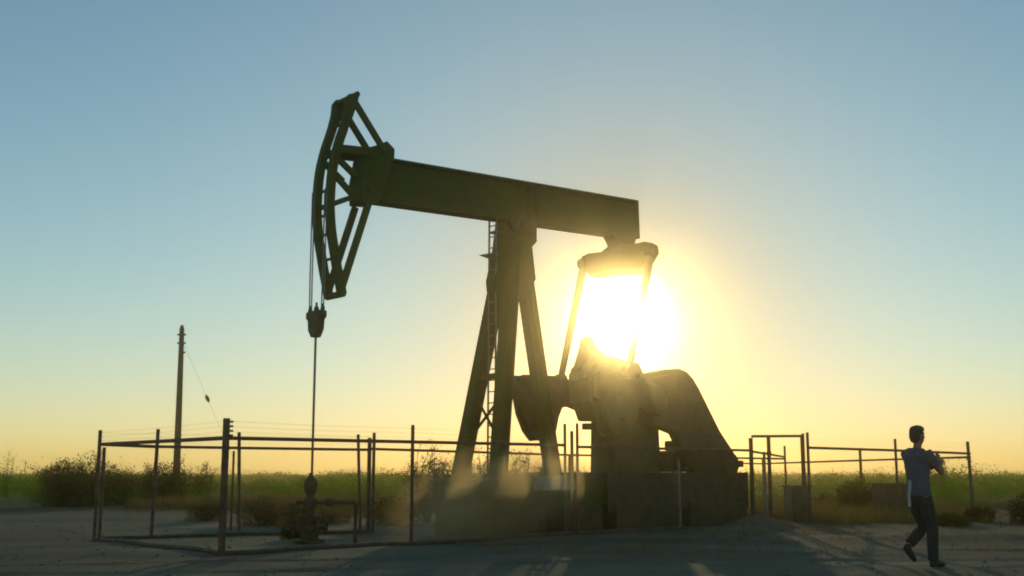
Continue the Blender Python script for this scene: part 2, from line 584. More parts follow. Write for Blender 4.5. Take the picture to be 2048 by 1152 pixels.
hside(-1); hside(1)
for q in (0.0, 0.12, 0.24, 0.37, 0.5, 0.62, 0.75, 0.88, 1.0):
    i = int(q * (len(oc) - 1))
    p = (oc[i] + inner[i]) / 2
    big = q in (0.0, 1.0)
    MB().tube([(p.x, -0.30, p.y), (p.x, 0.30, p.y)], 0.065 if big else 0.028, 10).build('cross_tie', M['paint'], hh)
s_, z_ = L(700, 195, 0)
MB().tube([(s_, -0.29, z_), (s_, 0.29, z_)], 0.055, 10).build('cable_anchor', M['rust'], hh)

# bridle, carrier bar, rod -----------------------------------
s0 = min(p.x for p in oc)
ztan = [p.y for p in oc if p.x == s0][0]
zc_top = L(633, 626)[1]; zc_bot = L(632, 677)[1]
for off in (-0.27, -0.19, 0.19, 0.27):
    MB().tube([(s0 - 0.012, off, ztan + 0.3), (s0 - 0.012, off, ztan - 1.5), (s0 - 0.012, off * 0.95, zc_top + 0.02)], 0.013, 6).build('wire_rope', M['steel'], pump)
for off in (-0.03, 0.03):
    pass
cb = MB().prism([(-0.27, zc_top - 0.09), (-0.27, zc_top + 0.02), (-0.19, zc_top + 0.04), (0.19, zc_top + 0.04), (0.27, zc_top + 0.02), (0.27, zc_top - 0.09),
                 (0.20, zc_top - 0.14), (0.18, zc_top - 0.32), (0.07, zc_bot + 0.02), (-0.07, zc_bot + 0.02), (-0.18, zc_top - 0.32), (-0.20, zc_top - 0.14)][::-1], s0 - 0.085, s0 + 0.06, 'x')
cbo = cb.build('carrier_bar', M['dark'], pump, bevel=0.012)
for off in (-0.24, 0.24):
    MB().lathe([(0.04, 0), (0.045, 0.05), (0.03, 0.10), (0.02, 0.14)], (s0 - 0.012, off * 0.95, zc_top + 0.02), (0, 0, 1), 8).build('rope_socket', M['dark'], cbo)
MB().lathe([(0.05, 0), (0.05, 0.05), (0.03, 0.09)], (s0 - 0.012, 0, zc_top + 0.04), (0, 0, 1), 8).build('rod_clamp', M['dark'], cbo)
MB().tube([(s0 - 0.012, 0, zc_top + 0.2), (s0 - 0.012, 0, 1.15)], 0.024, 8).build('polished_rod', M['steel'], pump)

# samson post -------------------------------------------------
LW = 0.27
leg1 = [P3(1013, 480, 0.14), P3(920, 952, 0.70)]
leg2 = [P3(1027, 480, -0.14), P3(996, 952, -0.70)]
leg3 = [P3(1038, 480, 0.0), P3(1106, 948, 0.0)]
sp = empty('samson_post', (0, 0, 0)); sp.parent = pump
for lg in (leg1, leg2, leg3):
    MB().ibeam(lg[0], lg[1], LW, 0.29, (0, 1, 0), 0.035).build('leg', M['paint'], sp, bevel=0.004)
    b_ = lg[1]
    MB().box(b_.x - 0.25, b_.x + 0.25, b_.y - 0.22, b_.y + 0.22, b_.z - 0.03, b_.z + 0.005).build('foot_plate', M['paint'], sp)
gus = [L(*p) for p in [(1000, 446), (1064, 452), (1064, 486), (1055, 496), (1062, 560), (1044, 598), (1030, 606), (985, 604), (981, 562), (994, 497)]]
MB().prism(gus, -0.17, 0.17).build('top_gusset', M['paint'], sp, bevel=0.012)
sad = [L(*p) for p in [(1004, 446), (1008, 432), (1060, 440), (1062, 455), (1055, 470), (1012, 464)]]
MB().prism(sad, -0.26, 0.26).build('saddle_bearing', M['dark'], pump, bevel=0.02)
for sd in (-1, 1):
    MB().lathe([(0.13, 0), (0.13, 0.05), (0.06, 0.07)], (*[L(1034, 452)[0]], sd * 0.255, L(1034, 452)[1]), (0, sd, 0), 14).build('bearing_cap', M['dark'], pump)


def lerp_leg(lg, z):
    f = (z - lg[0].z) / (lg[1].z - lg[0].z)
    return lg[0].lerp(lg[1], f)


zg = L(985, 753, 0)[1]
MB().bar(lerp_leg(leg1, zg), lerp_leg(leg2, zg), 0.10, 0.12, (1, 0, 0)).build('girt', M['paint'], sp)
z1 = L(975, 790, 0)[1]; z2 = L(975, 885, 0)[1]
MB().tube([lerp_leg(leg1, z1), lerp_leg(leg2, z2)], 0.032, 6).build('cross_brace', M['paint'], sp)
MB().tube([lerp_leg(leg2, z1), lerp_leg(leg1, z2)], 0.032, 6).build('cross_brace', M['paint'], sp)

# ladder
lad = empty('ladder', (0, 0, 0)); lad.parent = pump
ls = L(985, 500, 0)[0]; ztop = L(984, 441, 0)[1]; zbot = 1.15
for off in (-0.13, 0.11):
    MB().tube([(ls, off, ztop), (L(982, 900, 0)[0], off, zbot)], 0.022, 6).build('ladder_rail', M['steel'], lad)
nr = 23
for k in range(nr):
    f = (k + 0.5) / nr
    x_ = ls + (L(982, 900, 0)[0] - ls) * f
    MB().tube([(x_, -0.13, ztop + (zbot - ztop) * f), (x_, 0.11, ztop + (zbot - ztop) * f)], 0.014, 5).build('rung', M['steel'], lad)
for zz in (ztop - 0.25, ztop - 0.75, ztop - 1.3):
    MB().bar((ls, 0, zz), (ls + 0.45, 0, zz), 0.24, 0.04).build('ladder_bracket', M['steel'], lad)
zz = L(960, 511, 0)[1]; xs = L(957, 511, 0)[0]
MB().prism([(xs, zz), (ls, zz + 0.10), (ls, zz - 0.06)], -0.10, 0.0).build('grease_line_bracket', M['steel'], lad)

# tail bearing, equalizer, pitmans ----------------------------
tb = [L(*p) for p in [(1212, 466), (1263, 476), (1261, 486), (1256, 500), (1228, 500), (1222, 484)]]
MB().prism(tb, -0.17, 0.17).build('tail_bearing', M['dark'], pump, bevel=0.02)
SE = L(1243, 495, 0)[0]
eq = [S(x, y, SE - 0.0) for x, y in [(1171, 514), (1184, 508), (1210, 505), (1226, 492), (1256, 492), (1284, 487), (1297, 484), (1308, 490), (1310, 506),
                                    (1296, 530), (1286, 547), (1238, 552), (1191, 556), (1180, 546), (1171, 540)]]
MB().prism(eq, SE - 0.15, SE + 0.15, 'x').build('equalizer_beam', M['paint'], pump, bevel=0.03)
OP = 1.2
eN = P3(1302, 502, -OP); eF = P3(1168, 528, OP)
wN = P3(1257, 745, -OP); wF = P3(1121, 760, OP)
for e, w_ in ((eN, wN), (eF, wF)):
    MB().bar(e, w_, 0.14, 0.15, (0, 1, 0), 0.12, 0.11).build('pitman_arm', M['paint'], pump, bevel=0.01)
    y_ = e.y
    MB().lathe([(0.15, -0.11), (0.15, 0.11)], e, (0, 1, 0), 14).build('equalizer_pin', M['dark'], pump, bevel=0.02)
    MB().lathe([(0.14, -0.10), (0.14, 0.10), (0.06, 0.14)], w_, (0, 1, 0), 14).build('wrist_pin_bearing', M['dark'], pump)

# cranks and counterweights -----------------------------------
OC = 0.93
crank = [L(x, y, OC) for x, y in [(1036, 752), (1124, 756), (1196, 780), (1214, 800), (1214, 822), (1200, 838), (1184, 834), (1136, 813), (1116, 816), (1040, 800)]]
cw = [L(x, y, OC) for x, y in [(1036, 750), (1106, 753), (1118, 772), (1116, 812), (1107, 835), (1102, 862), (1090, 880), (1068, 882), (1054, 862), (1041, 828), (1034, 788)]]
cwn = [L(x, y, -OC) for x, y in [(1190, 748), (1256, 752), (1268, 775), (1268, 812), (1260, 845), (1246, 872), (1216, 874), (1202, 850), (1190, 800)]]
for sd in (-1, 1):
    y0, y1 = sorted((sd * (OC - 0.08), sd * (OC + 0.10)))
    ck = MB().prism(crank if sd > 0 else [(max(p[0], cwn[0][0]), p[1]) for p in crank], y0, y1).build('crank_arm', M['paint2'], pump, bevel=0.02)
    for (c0, c1) in ((OC - 0.20, OC - 0.085), (OC + 0.105, OC + 0.20)):
        y0, y1 = sorted((sd * c0, sd * c1))
        MB().prism(cw if sd > 0 else cwn, y0, y1).build('counterweight', M['paint2'], ck, bevel=0.03)
    cs, cz = L(1070, 820, OC) if sd > 0 else L(1228, 812, -OC)
    for dx, dz in ((0, 0.25), (0.05, -0.3)):
        MB().tube([(cs + dx, sd * (OC - 0.24), cz + dz), (cs + dx, sd * (OC + 0.24), cz + dz)], 0.04, 6).build('weight_bolt', M['rust'], ck)
shs, shz = L(1190, 806, OC)
MB().tube([(shs, -1.06, shz), (shs, 1.06, shz)], 0.11, 12).build('crankshaft', M['dark'], pump)

# gear reducer ------------------------------------------------
gb = [L(*p) for p in [(1160, 748), (1172, 728), (1205, 722), (1254, 728), (1262, 748), (1318, 752), (1326, 800), (1318, 842), (1180, 842), (1166, 800)]]
gbo = MB().prism(gb, -0.42, 0.42).build('gear_reducer', M['paint2'], pump, bevel=0.05)
cow = [L(*p) for p in [(1150, 742), (1162, 700), (1166, 679), (1172, 671), (1180, 676), (1190, 698), (1206, 710), (1246, 720), (1252, 740), (1200, 748)]]
MB().prism(cow, -0.11, 0.11).build('gear_cover', M['paint2'], gbo, bevel=0.03)
cow = [L(*p) for p in [(1150, 760), (1156, 735), (1172, 720), (1200, 722), (1200, 760)]]
MB().prism(cow, -0.24, 0.24).build('inspection_hood', M['paint2'], gbo, bevel=0.03)
for k in range(7):
    f = k / 6
    s_, z_ = L(1170 + 145 * f, 796 + 4 * f)
    MB().lathe([(0.025, 0), (0.025, 0.03)], (s_, -0.42, z_), (0, -1, 0), 6).build('flange_bolt', M['rust'], gbo)
f0 = L(1166, 802); f1 = L(1326, 802)
MB().box(f0[0] - 0.03, f1[0] + 0.03, -0.47, 0.47, f0[1] - 0.03, f0[1] + 0.03).build('split_flange', M['paint2'], gbo)
pe0 = L(1205, 940); pe1 = L(1296, 940)
MB().prism([(pe0[0], 1.26), (pe1[0] + 0.02, 1.26), (pe1[0] - 0.04, gb[7][1] + 0.02), (pe0[0] + 0.03, gb[8][1] + 0.02)][::-1], -0.40, 0.40).build('gearbox_pedestal', M['paint2'], pump, bevel=0.02)
# small fittings along the pedestal's front
s_, z_ = L(1172, 853, -0.3)
MB().box(s_ - 0.05, s_ + 0.12, -0.38, -0.22, z_ - 0.07, z_ + 0.07).build('brake_bracket', M['rust'], pump)

# belt guard --------------------------------------------------
OG = -0.60
bgp = [L(x, y, OG) for x, y in [(1270, 750), (1300, 744), (1330, 739), (1352, 738), (1366, 744), (1378, 757), (1390, 777), (1432, 862), (1460, 905), (1472, 930), (1462, 962),
                                (1404, 975), (1384, 950), (1362, 905), (1344, 868), (1300, 850), (1268, 810)]]
bgo = MB().prism(bgp, OG - 0.13, OG + 0.13).build('belt_guard', M['paint'], pump, bevel=0.03)
cx = sum(p[0] for p in bgp) / len(bgp); cz = sum(p[1] for p in bgp) / len(bgp)
ring = [(cx + (p[0] - cx) * 0.9, cz + (p[1] - cz) * 0.9) for p in bgp]
MB().prism(ring, OG - 0.15, OG - 0.13).build('guard_panel', M['dark'], bgo, bevel=0.005)
# prime mover -------------------------------------------------
eng = empty('prime_mover', (0, 0, 0)); eng.parent = pump
ex0 = L(1375, 960, OG)[0]; ex1 = L(1472, 960, OG)[0]
MB().box(ex0 + 0.15, ex1 + 0.25, -0.35, 0.55, 1.27, 1.78).build('engine_block', M['dark'], eng, bevel=0.05)
MB().box(ex0 + 0.25, ex1 + 0.05, -0.22, 0.35, 1.78, 2.02).build('engine_head', M['dark'], eng, bevel=0.04)
MB().lathe([(0.20, 0), (0.24, 0.05), (0.24, 0.5), (0.18, 0.58)], (ex1 - 0.55, -0.50, 1.50), (1, 0, 0), 16).build('motor_housing', M['dark'], eng)
s_, z_ = L(1476, 926, -0.5)
MB().box(s_ - 0.16, s_ + 0.07, -0.62, -0.38, z_ - 0.10, z_ + 0.06).build('junction_box', M['dark'], eng, bevel=0.01)
fs, fz = L(1362, 936, -0.55)
fw = MB()
ringp = [(fs + 0.27 * math.cos(q), -0.55, fz + 0.27 * math.sin(q)) for q in [2 * math.pi * k / 28 for k in range(29)]]
fw.tube(ringp, 0.045, 8, cap=False)
for k in range(3):
    q = 0.5 + 2.094 * k
    fw.tube([(fs, -0.55, fz), (fs + 0.26 * math.cos(q), -0.55, fz + 0.26 * math.sin(q))], 0.022, 6)
fw.lathe([(0.06, -0.06), (0.06, 0.06)], (fs, -0.55, fz), (0, 1, 0), 10)
fw.build('flywheel', M['rust'], eng, smooth=True)
MB().tube([(fs, -0.55, fz), (fs + 0.5, -0.55, fz)], 0.03, 6).build('drive_shaft', M['steel'], eng)

# base ----------------------------------------------------------
base = empty('skid_base', (0, 0, 0)); base.parent = pump
sB0, sB1 = 3.35, 11.55
for off in (-0.78, 0.78):
    MB().ibeam((sB0, off, 0.83), (sB1, off, 0.83), 0.24, 0.5, (0, 1, 0), 0.035).build('skid_beam', M['paint'], base)
for s_ in np.linspace(sB0 + 0.3, sB1 - 0.3, 8):
    MB().box(s_ - 0.07, s_ + 0.07, -0.655, 0.655, 0.70, 1.02).build('cross_beam', M['paint'], base)
for k, (a_, b_) in enumerate(((3.6, 4.6), (5.4, 6.5), (6.9, 9.0), (9.3, 11.3))):
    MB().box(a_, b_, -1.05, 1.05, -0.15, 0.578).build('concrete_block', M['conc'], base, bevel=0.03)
MB().box(6.75, 11.5, -0.86, 0.86, 1.084, 1.262).build('deck_plate', M['dark'], base, bevel=0.01)
MB().box(6.75, 11.5, -0.935, -0.905, 0.42, 1.262).build('side_skirt', M['dark'], base)
MB().box(3.4, 6.3, -0.6, 0.6, 1.083, 1.095).build('front_deck', M['paint'], base)

# pale cover box on the base ------------------------------------
bx = [L(x, y, -0.95) for x, y in [(1066, 981), (1066, 963), (1074, 952), (1120, 951), (1131, 962), (1132, 980)]]
pb = MB().prism(bx, -1.25, -0.95).build('cover_box', M['pale'], None, bevel=0.02)
zlo = min(p[1] for p in bx)
pb.location = WELL; pb.rotation_euler = (0, 0, TH)
pbe = empty('equipment_cover', WELL + U * bx[2][0] - W2 * 1.1, TH, "pale grey sheet-metal cover on a stand beside the pump jack's rear leg", 'equipment cover')
pb.parent = pbe; pb.location = (-bx[2][0], 1.1, 0); pb.rotation_euler = (0, 0, 0)
xm0, xm1 = bx[0][0], bx[5][0]
for xx in (xm0 + 0.06, xm1 - 0.06):
    for yy in (-1.2, -1.0):
        MB().box(xx - 0.025 - bx[2][0], xx + 0.025 - bx[2][0], yy + 1.1 - 0.025, yy + 1.1 + 0.025, -0.1, zlo).build('stand_leg', M['pipe'], pbe)

# ------------------------------------------------------------------ wellhead
wh = empty('wellhead', WELL, TH, 'dark wellhead with valves and side flow pipe under the polished rod', 'wellhead')
MB().lathe([(0.30, 0), (0.30, 0.04), (0.17, 0.05), (0.17, 0.20), (0.25, 0.21), (0.25, 0.29), (0.14, 0.30), (0.14, 0.38), (0.21, 0.39), (0.21, 0.46), (0.09, 0.47)], (0, 0, 0), n=18).build('casing_head', M['dark'], wh)
MB().lathe([(0.075, 0.46), (0.075, 0.62), (0.12, 0.63), (0.12, 0.77), (0.07, 0.78), (0.07, 0.86)], (0, 0, 0), n=14).build('pumping_tee', M['dark'], wh)
MB().lathe([(0.07, 0.85), (0.11, 0.90), (0.125, 0.97), (0.125, 1.06), (0.10, 1.12), (0.05, 1.17), (0.03, 1.24)], (0, 0, 0), n=14).build('stuffing_box', M['dark'], wh)
zf = L(660, 1004, 0)[1]
dx = V(math.cos(-TH), math.sin(-TH), 0)      # picture-right in pump coordinates
MB().tube([dx * -0.26 + V(0, 0, zf), dx * 0.84 + V(0, 0, zf)], 0.035, 8).build('flow_pipe', M['rust'], wh)
MB().tube([dx * 0.84 + V(0, 0, zf), dx * 0.84 + V(0, 0, -0.1)], 0.035, 8).build('flow_pipe', M['rust'], wh)
MB().lathe([(0.07, -0.07), (0.07, 0.07)], dx * 0.36 + V(0, 0, zf), dx, 10).build('check_valve', M['dark'], wh)
MB().tube([dx * 0.36 + V(0, 0, zf), dx * 0.36 + V(0, 0, zf + 0.13)], 0.015, 6).build('valve_stem', M['steel'], wh)
for sgn in (-1, 1):
    c0 = dx * (0.30 * sgn) + V(0, 0, 0.25)
    MB().tube([V(0, 0, 0.25), c0], 0.05, 8).build('side_outlet', M['dark'], wh)
    hwm = MB()
    hwm.tube([c0 + dx.cross(V(0, 0, 1)) * 0 + V(0, 0, 0) + (W2 * 0) + V(0, 0, 0) + (V(-dx.y, dx.x, 0) * 0.13 * math.cos(q) + V(0, 0, 0.13 * math.sin(q))) for q in [2 * math.pi * k / 18 for k in range(19)]], 0.016, 6, cap=False)
    for k in range(4):
        q = k * math.pi / 2
        hwm.tube([c0, c0 + V(-dx.y, dx.x, 0) * 0.13 * math.cos(q) + V(0, 0, 0.13 * math.sin(q))], 0.01, 5)
    hwm.build('handwheel', M['rust'], wh)
cf = V(-dx.y, dx.x, 0) * -0.24 + V(0, 0, 0.34)
hwm = MB().tube([cf + dx * 0.17 * math.cos(2 * math.pi * k / 20) + V(0, 0, 0.17 * math.sin(2 * math.pi * k / 20)) for k in range(21)], 0.018, 6, cap=False)
for k in range(4):
    q = 0.4 + k * math.pi / 2
    hwm.tube([cf, cf + dx * 0.17 * math.cos(q) + V(0, 0, 0.17 * math.sin(q))], 0.011, 5)
hwm.build('handwheel', M['rust'], wh)
MB().tube([V(0, 0, 0.34), cf], 0.03, 6).build('valve_stem', M['dark'], wh)


# ------------------------------------------------------------------ fences
def gp(px, Y):
    x = (px - 1024) / F * Y * math.cos(PITCH) + 0  # first guess, refined below
    r = ray(px, 1050); x = r.x / r.y * Y
    return (x, Y)


def post(parent, x, y, h, r, lean=(0, 0), n=10, m='pipe', name='post'):
    z = min(hz(x, y), 0.04)
    return MB().tube([(x, y, z - 0.3), (x + lean[0], y + lean[1], z + h)], r, n).build(name, M[m], parent)


def rail(parent, a, b, za, zb, r=0.03, sag=0.0, n=8, name='rail', m='pipe', seg=6):
    pts = []
    for k in range(seg + 1):
        f = k / seg
        pts.append((a[0] + (b[0] - a[0]) * f, a[1] + (b[1] - a[1]) * f, za + (zb - za) * f - sag * 4 * f * (1 - f)))
    return MB().tube(pts, r, n).build(name, M[m], parent)


def mid(a, b, f):
    return (a[0] + (b[0] - a[0]) * f, a[1] + (b[1] - a[1]) * f)


pA = gp(445, 17.8); pE = gp(1507, 27.8); pF = gp(1575, 36.5); pR = gp(736, 25.2); pW = gp(190, 22.6)
fe = empty('pipe_fence', (pA[0], pA[1], 0), 0, 'rusty pipe rail fence with barbed wire strands enclosing the pump jack', 'fence')
fe.location = (0, 0, 0)
RZ = 1.76
pB = gp(823, 20.6); pM = gp(1137, 23.3); pN = gp(1360, 25.6)
post(fe, *pA, 2.06, 0.056, n=12)
post(fe, *pW, 2.1, 0.036)
post(fe, gp(200, 22.3)[0], gp(200, 22.3)[1], 1.76, 0.033)
post(fe, *pB, 2.1, 0.032)
post(fe, *pE, 2.05, 0.05, m='dark')
post(fe, *pF, 2.1, 0.035)
post(fe, *pR, 2.02, 0.045)
post(fe, *gp(745, 25.0), 2.12, 0.036)
post(fe, *gp(722, 24.7), 2.08, 0.033, (-0.10, 0))
post(fe, *gp(303, 23.2), 2.15, 0.036, (0.04, 0))
post(fe, *gp(480, 24.4), 2.12, 0.036, (-0.09, 0))
post(fe, *gp(462, 26.0), 1.75, 0.026)
post(fe, *gp(1131, 23.2), 2.18, 0.03)
post(fe, *gp(1145, 23.5), 2.05, 0.035)
post(fe, *gp(1156, 23.4), 2.2, 0.03)
post(fe, *pN, 1.5, 0.03, m='steel')
rail(fe, pA, pB, RZ, RZ + 0.02); rail(fe, pB, gp(1131, 23.2), RZ + 0.02, RZ + 0.03)
rail(fe, gp(1156, 23.4), pE, RZ, RZ + 0.02)
rail(fe, pE, pF, RZ, RZ)
rail(fe, pA, pW, RZ - 0.0, RZ + 0.03, 0.033)
rail(fe, pW, gp(303, 23.2), RZ + 0.03, RZ, 0.033)
rail(fe, gp(303, 23.2), gp(480, 24.4), RZ, RZ); rail(fe, gp(480, 24.4), pR, RZ, RZ - 0.02)
r1 = gp(940, 28.6); r2 = gp(1140, 33.0)
rail(fe, pR, r1, RZ, RZ); rail(fe, r1, r2, RZ, RZ); rail(fe, r2, pF, RZ, RZ - 0.06)
post(fe, *r1, 1.8, 0.035); post(fe, *r2, 1.8, 0.035)
for (a_, b_) in ((pA, pW), (pW, gp(303, 23.2)), (gp(303, 23.2), gp(480, 24.4)), (gp(480, 24.4), pR), (pA, pB), (pB, gp(1131, 23.2)), (gp(1156, 23.4), pE)):
    for zz in (1.86, 1.94, 2.02):
        rail(fe, a_, b_, zz, zz, 0.0015, 0.015, 4, 'barbed_wire', 'steel')
# low edge board along the ground, following the dirt
for (a_, b_) in ((pW, pA), (pA, pB), (pB, pM), (pM, pN), (pW, gp(480, 24.4)), (gp(480, 24.4), pR)):
    pts = []
    for k in range(15):
        q = mid(a_, b_, k / 14)
        pts.append((q[0], q[1], hz(*q) + 0.025))
    MB().tube(pts, 0.045, 6).build('bottom_pipe', M['pipe'], fe)
for zz in (1.80, 1.87, 1.94, 2.01):
    MB().lathe([(0.010, 0), (0.02, 0.02), (0.014, 0.035), (0.02, 0.05), (0.008, 0.06)], (pA[0] + 0.05, pA[1], zz), (1, 0, 0), 8).build('insulator', M['glassy'], fe)

f2 = empty('pipe_fence', (0, 0, 0), 0, 'pipe rail fence of the far pen to the right, running behind the walking man', 'fence')
pH = gp(1622, 28.4); pC = gp(1949, 33.0); pG = gp(1530, 52.0); pG2 = gp(1440, 54.0); pI = gp(1799, 30.6); pJ = gp(1727, 42.0)
post(f2, *pH, 2.2, 0.036); post(f2, *gp(1613, 28.5), 2.18, 0.034)
post(f2, *pI, 2.12, 0.034); post(f2, *pC, 2.15, 0.045, (-0.05, 0)); post(f2, *pJ, 2.03, 0.05)
post(f2, *pG, 2.0, 0.05)
rail(f2, pH, pI, 1.86, 1.84, 0.033); rail(f2, pI, pC, 1.84, 1.80, 0.033)
rail(f2, pC, pJ, 1.70, 1.72, 0.033); rail(f2, pJ, pG, 1.72, 1.70, 0.036); rail(f2, pG, pG2, 1.70, 1.75, 0.036)
for zz in (1.98, 2.08):
    rail(f2, pH, pI, zz, zz, 0.0015, 0.02, 4, 'barbed_wire', 'steel'); rail(f2, pI, pC, zz, zz, 0.0015, 0.02, 4, 'barbed_wire', 'steel')
# gate frame
gt = empty('pipe_gate', (0, 0, 0), 0, 'tall open pipe gate frame between the pump jack and the far pen', 'gate')
g0 = gp(1543, 28.0); g1 = gp(1610, 28.9); gl = gp(1510, 27.6)
post(gt, *g0, 2.10, 0.045); post(gt, *gp(1533, 27.9), 1.72, 0.035, m='steel'); post(gt, *g1, 2.14, 0.035)
rail(gt, gl, g1, 2.11, 2.16, 0.033, name='top_bar')
for zz in (0.35, 1.65):
    MB().lathe([(0.06, 0), (0.06, 0.08)], (g0[0], g0[1], zz + hz(*g0)), (0, 0, 1), 10).build('hinge', M['rust'], gt)

# ------------------------------------------------------------------ utility pole
pY = 55.0
pb_ = at(351, 1000, pY); pt_ = at(364, 655, pY)
zb_ = hz(pb_.x, pY)
po = empty('utility_pole', (pb_.x, pY, zb_), 0, 'dark wooden utility pole rising behind the left pump fence', 'utility pole')
top = V(pt_.x - pb_.x, 0, pt_.z - zb_)
MB().tube([(0, 0, -0.5), top * 0.5, top], 0.19, 12, 0.115).build('pole_shaft', M['wood'], po)
for k, f in enumerate((0.955, 0.905, 0.85)):
    p = top * f
    for sd in (-1, 1):
        if k == 2 and sd < 0: continue
        MB().lathe([(0.03, 0), (0.03, 0.06), (0.05, 0.08), (0.04, 0.12), (0.05, 0.15), (0.02, 0.18)], p + V(sd * 0.04, 0, 0), (sd, 0, 0.2), 8).build('insulator', M['glassy'], po)
MB().lathe([(0.06, 0), (0.09, 0.05), (0.05, 0.12)], top, (0, 0, 1), 8).build('pole_cap', M['wood'], po)
# guy wire with its strain insulator
ga = top * 0.93; gb_ = at(462, 905, 50.0) - V(pb_.x, pY, zb_)
gd = gb_ - ga; gb2 = ga + gd * ((-zb_ - ga.z) / gd.z if gd.z else 1)
MB().tube([ga, gb2], 0.005, 5).build('guy_wire', M['steel'], po)
gi = at(428, 822, 1)
# place insulator on the wire where it reads at that height
for f in np.linspace(0, 1, 400):
    p = ga + (gb2 - ga) * float(f) + V(pb_.x, pY, zb_)
    if (p.x) / p.y > (428 - 1024) / F * 1.02: break
p = ga + (gb2 - ga) * float(f)
dw = (gb2 - ga).normalized()
MB().lathe([(0.01, -0.28), (0.06, -0.2), (0.09, -0.05), (0.06, 0.0), (0.09, 0.06), (0.05, 0.2), (0.01, 0.28)], p, dw, 8).build('strain_insulator', M['glassy'], po)
# far poles
for px, hpx, Yp, lab in ((25, 34, 330, 'tiny far pole at the left horizon, nearer the left edge of the photo'), (49, 30, 350, 'tiny far pole at the left horizon, right-hand one of two')):
    q = at(px, 950, Yp); hh_ = CAMH + hpx * Yp / F
    e_ = empty('utility_pole', (q.x, Yp, 0), 0, lab, 'utility pole', 'tiny poles on the horizon')
    MB().tube([(0, 0, -0.5), (0, 0, hh_)], 0.14, 6, 0.10).build('pole_shaft', M['wood'], e_)
    MB().box(-0.7, 0.7, -0.06, 0.06, hh_ - 0.75, hh_ - 0.63).build('crossarm', M['wood'], e_)

# ------------------------------------------------------------------ cabinets at the right
q0 = gp(1597, 30.0)
cab = empty('utility_cabinet', (q0[0], q0[1], hz(*q0)), math.radians(12), 'dark green metal utility cabinet standing by the gate posts', 'cabinet')
MB().box(-0.27, 0.27, -0.25, 0.25, -0.05, 0.86).build('cabinet_body', M['green'], cab, bevel=0.015)
MB().box(-0.30, 0.30, -0.29, 0.28, 0.862, 0.90).build('cabinet_lid', M['green'], cab, bevel=0.008)
MB().box(-0.24, 0.24, -0.268, -0.252, 0.05, 0.80).build('cabinet_door', M['green'], cab, bevel=0.004)
MB().box(0.17, 0.20, -0.30, -0.27, 0.40, 0.52).build('door_handle', M['steel'], cab)
q0 = gp(1792, 34.0)
tk = empty('metal_tank', (q0[0], q0[1], hz(*q0)), math.radians(8), 'low dark rectangular metal tank left of the walking man', 'tank')
MB().box(-0.46, 0.46, -0.5, 0.5, 0.08, 0.92).build('tank_body', M['dark'], tk, bevel=0.03)
MB().box(-0.50, 0.50, -0.54, 0.54, 0.922, 0.965).build('tank_rim', M['rust'], tk, bevel=0.01)
for k in range(4):
    MB().box(-0.36 + k * 0.22, -0.33 + k * 0.22, -0.53, -0.50, 0.1, 0.9).build('tank_rib', M['dark'], tk)
for xx in (-0.4, 0.34):
    MB().box(xx, xx + 0.08, -0.45, 0.45, -0.1, 0.08).build('tank_skid', M['rust'], tk)


# ------------------------------------------------------------------ plants
def leaf_quads(cent, size, rng, flat=0.0):
    """random little rhombus leaves round the given centres"""
    n = len(cent)
    a = rng.normal(size=(n, 3)); a /= np.linalg.norm(a, axis=1)[:, None]
    b_ = rng.normal(size=(n, 3)); b_ = np.cross(a, b_); b_ /= np.linalg.norm(b_, axis=1)[:, None]
    s = (size * rng.uniform(0.6, 1.4, n))[:, None] if np.ndim(size) == 0 else (size * rng.uniform(0.6, 1.4, n))[:, None]
    l = a * s; w = b_ * s * 0.38
    q = np.stack([cent - l, cent + w, cent + l, cent - w], 1)
    return q.reshape(-1, 3)


